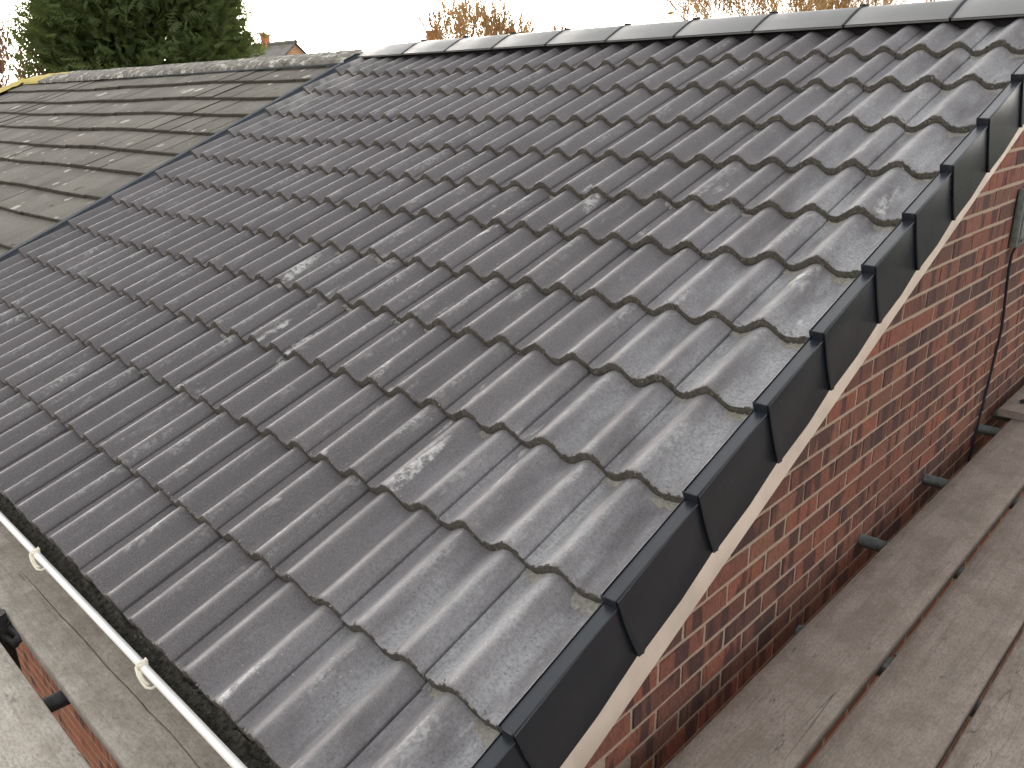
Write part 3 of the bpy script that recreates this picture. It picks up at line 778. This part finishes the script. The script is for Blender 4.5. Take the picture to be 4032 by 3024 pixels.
# ------------------------------------------------------------------ box and cable on the wall
bx = empty('junction_box', (XW, 3.665, .685)); tag(bx, 'grey green metal box fixed to the brick gable wall at the right edge', 'electrical box')
mb = MB(); mb.box(.004, .035, -.135, .16, -.13, .13); me = mb.me('box_body', [mat_metal('box_paint', (.17, .21, .19), .55, .1)]); obj('body', sharp(bevel(me, .006), 40), bx)
mb = MB(); mb.box(.0355, .041, -.115, .14, -.115, .115); obj('lid', sharp(bevel(mb.me('lid', [mat_metal('box_lid', (.20, .24, .22), .5, .1)]), .002), 40), bx)
mb = MB()
for (yy, zz) in ((-.10, .10), (-.10, -.10), (.12, .10), (.12, -.10)): mb.tube([(.040, yy, zz), (.045, yy, zz)], .007, 8)
obj('screw', mb.me('screw', [RUST]), bx)
mb = MB(); pts = [(XW+.02, 3.72, .552), (XW+.02, 3.66, .556), (XW+.018, 3.60, .55), (XW+.014, 3.572, .52), (XW+.011, 3.578, .45), (XW+.010, 3.607, .35), (XW+.010, 3.640, .23), (XW+.012, 3.645, .13), (XW+.010, 3.626, .02), (XW+.011, 3.594, -.10), (XW+.010, 3.566, -.22), (XW+.012, 3.530, -.33), (XW+.010, 3.50, -.48), (XW+.010, 3.49, -.7), (XW+.010, 3.50, -1.2)]
mb.tube(pts, .0065, 8)
tag(obj('cable', sharp(mb.me('cable', [BLACK]), 60)), 'black cable hanging down the brick gable wall from the metal box', 'cable')

# ------------------------------------------------------------------ ground and background
S = 700
tag(obj('ground', mesh('ground', [(-S, -S, ZG), (S, -S, ZG), (S, S, ZG), (-S, S, ZG)], [(0, 1, 2, 3)], [GROUND])), kind='structure')
def at(az, el, dist):
    a = R_(az); return Vector((CAM.x+dist*math.sin(a), CAM.y+dist*math.cos(a), CAM.z+dist*math.tan(R_(el))))

def far_house(name, apex, length, depth, pitch, label, wallm, chim, pots, xoff=0., ang=0., eave=None):
    """apex: world point of the right gable's top; the ridge runs to -x from it"""
    t = empty(name, (apex.x, apex.y, ZG)); t.rotation_euler = (0, 0, ang); tag(t, label, 'house')
    H = apex.z-ZG; hd = depth/2; he = H-hd*math.tan(R_(pitch))
    mb = MB()
    V = [(0, -hd, 0), (0, hd, 0), (0, hd, he), (0, 0, H-.05), (0, -hd, he)]; V2 = [(-length, y, z) for _, y, z in V]
    mb.add(V+V2, [(0, 1, 2, 3, 4), (9, 8, 7, 6, 5), (0, 4, 9, 5), (1, 6, 7, 2)])
    obj('wall', mb.me('wall', [wallm]), t)
    mb = MB(); ov = .12
    tp = math.tan(R_(pitch))
    for s in (-1, 1):
        V = [(ov, 0, H+.05), (-length-ov, 0, H+.05), (-length-ov, s*(hd+.25), H+.05-(hd+.25)*tp), (ov, s*(hd+.25), H+.05-(hd+.25)*tp)]
        V += [(x, y, z-.09) for x, y, z in V]
        mb.add(V, [(0, 1, 2, 3), (7, 6, 5, 4), (0, 3, 7, 4), (3, 2, 6, 7), (2, 1, 5, 6)])
    rf = obj('roof', mb.me('roof', [SLATE]), t)
    mb = MB(); mb.tube([(ov, 0, H+.06), (-length-ov, 0, H+.06)], .11, 8); obj('ridge', mb.me('ridge', [SLATE]), rf)
    if chim:
        cx, ch, wd = chim
        mb = MB(); mb.box(cx-wd/2, cx+wd/2, -.3, .3, H-.6, H+ch); mb.box(cx-wd/2-.05, cx+wd/2+.05, -.35, .35, H+ch, H+ch+.1)
        co = obj('chimney', mb.me('chimney', [wallm]), t)
        for (px_, hh, rr) in pots:
            mb = MB(); mb.tube([(cx+px_, 0, H+ch+.1), (cx+px_, 0, H+ch+.1+hh*.85), (cx+px_, 0, H+ch+.1+hh*.86), (cx+px_, 0, H+ch+.1+hh)], [rr, rr*.85, rr*1.1, rr*1.1], 12)
            obj('chimney_pot', sharp(mb.me('pot', [CLAY]), 40), co)
    return t
ap = at(-57.62, 3.14, 45)
far_house('far_house', ap, 9, 7.5, 40, 'far house with orange brick gable and slate roof beside the dark conifer', ORANGEW, (-2.7, -.3, 1.0), [(-.22, .85, .15), (.22, .75, .15)])
# a second house, only its pots clear the new ridge
p2 = at(-48.85, 2.35, 42)
far_house('chimney_house', p2+Vector((3.0, 0, -.45)), 8, 7, 38, 'far house whose red chimney pots stand just above the new ridge', WALLLOW, (-3.0, .9, 1.15), [(-.36, .52, .15), (0, .52, .15), (.36, .52, .15)])
# slender lamp post
lpz = at(-33.77, 4.38, 40)
t = empty('street_lamp', (lpz.x, lpz.y, ZG)); tag(t, 'thin far lamp post just showing above the middle of the new ridge', 'street lamp')
mb = MB(); mb.tube([(0, 0, 0), (0, 0, lpz.z-ZG)], .03, 6); obj('post', mb.me('post', [TWIG]), t)
mb = MB(); mb.tube([(-.12, -.05, lpz.z-ZG+.02), (.0, 0, lpz.z-ZG+.08), (.17, .06, lpz.z-ZG+.03)], [.04, .075, .03], 8); obj('lamp_head', sharp(mb.me('lamp_head', [TWIG]), 60), t)

def conifer(name, base, R, H, label, seed, nclump):
    rn = random.Random(seed); t = empty(name, base); tag(t, label, 'tree')
    mb = MB(); mb.tube([(0, 0, 0), (.1, 0, H*.35), (0, .1, H*.7), (0, 0, H*.97)], [.32, .26, .14, .03], 10)
    lim = []
    for i in range(90):
        z = H*rn.uniform(.12, .9); a = rn.uniform(0, 6.28); r = R*.8*(1-((z/H-.35)/.75)**2 if z/H > .35 else .9)
        d_ = Vector((math.cos(a), math.sin(a), .35)); mb.tube([(0, 0, z), (d_.x*r*.5, d_.y*r*.5, z+.25*r), (d_.x*r*.9, d_.y*r*.9, z+.35*r)], [.06, .035, .01], 5)
    obj('trunk', mb.me('trunk', [BARK]), t)
    V = []; F = []; T = []
    # lumps: main branch ends carry dense sprays
    lumps = []
    for i in range(420):
        z = H*rn.uniform(.10, .98); a = rn.uniform(0, 6.28); f_ = z/H
        rr = R*(1.0 if f_ < .45 else max(.05, 1-((f_-.45)/.58)**1.6))*(.93 if f_ > .22 else .8+f_*.6)
        lumps.append((Vector((math.cos(a)*rr*rn.uniform(.80, 1.03), math.sin(a)*rr*rn.uniform(.80, 1.03), z)), rn.uniform(.55, 1.05), rn.random()))
    for i in range(nclump):
        if rn.random() < .70:
            c0, s0, tn = rn.choice(lumps); g_ = Vector((rn.gauss(0, 1), rn.gauss(0, 1), rn.gauss(0, .9)))*s0*.46
            c = c0+g_
        else:
            z = H*rn.uniform(.1, .95); a = rn.uniform(0, 6.28); r = R*.85*math.sqrt(rn.random()); c = Vector((math.cos(a)*r, math.sin(a)*r, z)); tn = .0
        outw = Vector((c.x, c.y, 0)).normalized()
        ax = (outw*rn.uniform(.4, 1.1)+Vector((rn.gauss(0, .5), rn.gauss(0, .5), rn.uniform(-.1, .9)))).normalized()
        side = ax.cross(Vector((rn.gauss(0, 1), rn.gauss(0, 1), rn.gauss(0, 1)))).normalized()
        Ls = rn.uniform(.24, .44)
        tint = min(1, max(0, tn*.7+rn.uniform(-.12, .35)))
        for q in range(8):   # a flat spray: leaflets alternate along an axis
            s = (q+.5)/8; o_ = c+ax*Ls*(s-.3); sg = 1 if q % 2 else -1
            d_ = (ax*.75+side*sg*.8).normalized(); l = Ls*.42*(1-.5*s); w_ = .024 if tn > 0 else .085
            nrm = d_.cross(ax).normalized().cross(d_)*w_
            b = len(V); V += [o_-nrm, o_+nrm, o_+d_*l+Vector((0, 0, -.02))]; F.append((b, b+1, b+2)); T += [tint]*3
    me = mesh('crown', V, F, [LEAF]); at_ = me.attributes.new('tint', 'FLOAT', 'POINT'); at_.data.foreach_set('value', T)
    obj('crown', me, t); return t
cb = at(-66.4, 0, 30); cb.z = ZG
conifer('conifer_tree', cb, 3.35, 13.5, 'big dense dark green conifer rising behind the old tiled roof', 3, 62000)

def bare(name, base, H, label, seed, mat, spread=.5, levels=6, trunk=.16, nstem=1, upright=.35, cat='tree', thin=.0085, shrink=.76, kids=(2, 3)):
    rn = random.Random(seed); t = empty(name, base); tag(t, label, cat)
    tr = MB(); tw = MB()
    def grow(p, d_, L, r, lv):
        n_ = 3; pts = [p]; q = p.copy(); dd = d_.copy()
        for i in range(n_):
            dd = (dd+Vector((rn.gauss(0, .09), rn.gauss(0, .09), rn.gauss(.02, .06)))).normalized(); q = q+dd*L/n_; pts.append(q.copy())
        r2_ = max(thin, r*.7)
        (tr if lv < 2 else tw).tube(pts, [r+(r2_-r)*i/n_ for i in range(n_+1)], 8 if lv < 2 else 4 if lv < 4 else 3, caps=False)
        if lv >= levels: return
        for c in range(rn.randint(*kids)+(1 if lv > 1 else 0)):
            s = rn.uniform(.35, 1.) if c else 1.
            k = min(n_-1, int(s*n_)); st = pts[k].lerp(pts[k+1], s*n_-k) if k < n_ else pts[-1]
            a = rn.uniform(0, 6.28); sd_ = Vector((math.cos(a), math.sin(a), 0)); nd = (dd*(1-.3*spread)+sd_*spread*rn.uniform(.5, 1.1)+Vector((0, 0, upright*rn.uniform(.3, 1)))).normalized()
            grow(st, nd, L*shrink*rn.uniform(.75, 1.12), max(thin, r2_*rn.uniform(.6, .85)), lv+1)
    for s in range(nstem):
        a = rn.uniform(0, 6.28); off = Vector((math.cos(a), math.sin(a), 0))*(.35*s**.6 if nstem > 1 else 0)
        grow(off, Vector((off.x*.25, off.y*.25, 1)).normalized(), H*.28*rn.uniform(.85, 1.1), trunk*rn.uniform(.7, 1), 0)
    obj('trunk', sharp(tr.me('trunk', [mat]), 60), t); obj('crown', tw.me('twigs', [mat]), t); return t
def foot(az, dist):
    p = at(az, 0, dist); p.z = ZG; return p
bare('bare_tree', foot(-58.3, 55), 17.5, 'thin pale bare tree standing behind the far orange gable', 21, TWIG, .6, 6, .16, 1, .3, thin=.012)
bare('bare_tree', foot(-44.9, 40), 12.6, 'bushy golden bare tree right of the red chimney pots', 22, TWIG, .50, 6, .12, 6, .50, thin=.0115)
bare('bare_tree', foot(-29.6, 38), 15, 'left one of two golden bare trees above the right half of the new ridge', 23, TWIG, .55, 6, .12, 4, .35, thin=.0115)
bare('bare_tree', foot(-25.0, 36), 15, 'right one of two golden bare trees above the right half of the new ridge', 24, TWIG, .55, 6, .12, 4, .35, thin=.0115)
bare('bare_shrub', foot(-74.0, 34), 10.2, 'reddish brown bare shrub left of the conifer at the left edge', 25, TWIGR, .42, 5, .06, 12, .5, 'shrub', thin=.011)

# added unseen house right of the frame, blocking sky to darken the gable side
far_house('unseen_side_blocker', Vector((12.2, 3.4, 2.1)), 7.6, 8.4, 24, 'unseen brick house added outside the right edge to darken the gable side', WALLLOW, None, [])
# added unseen terrace behind the camera, there to block light from that side
far_house('unseen_terrace_blocker', Vector((15.2, -4.4, 4.6)), 26, 9, 38, 'unseen row of brick houses added behind the viewer to block light', WALLLOW, (-9, 1.0, 1.2), [(-.3, .5, .15), (.3, .5, .15)], ang=R_(39.7))
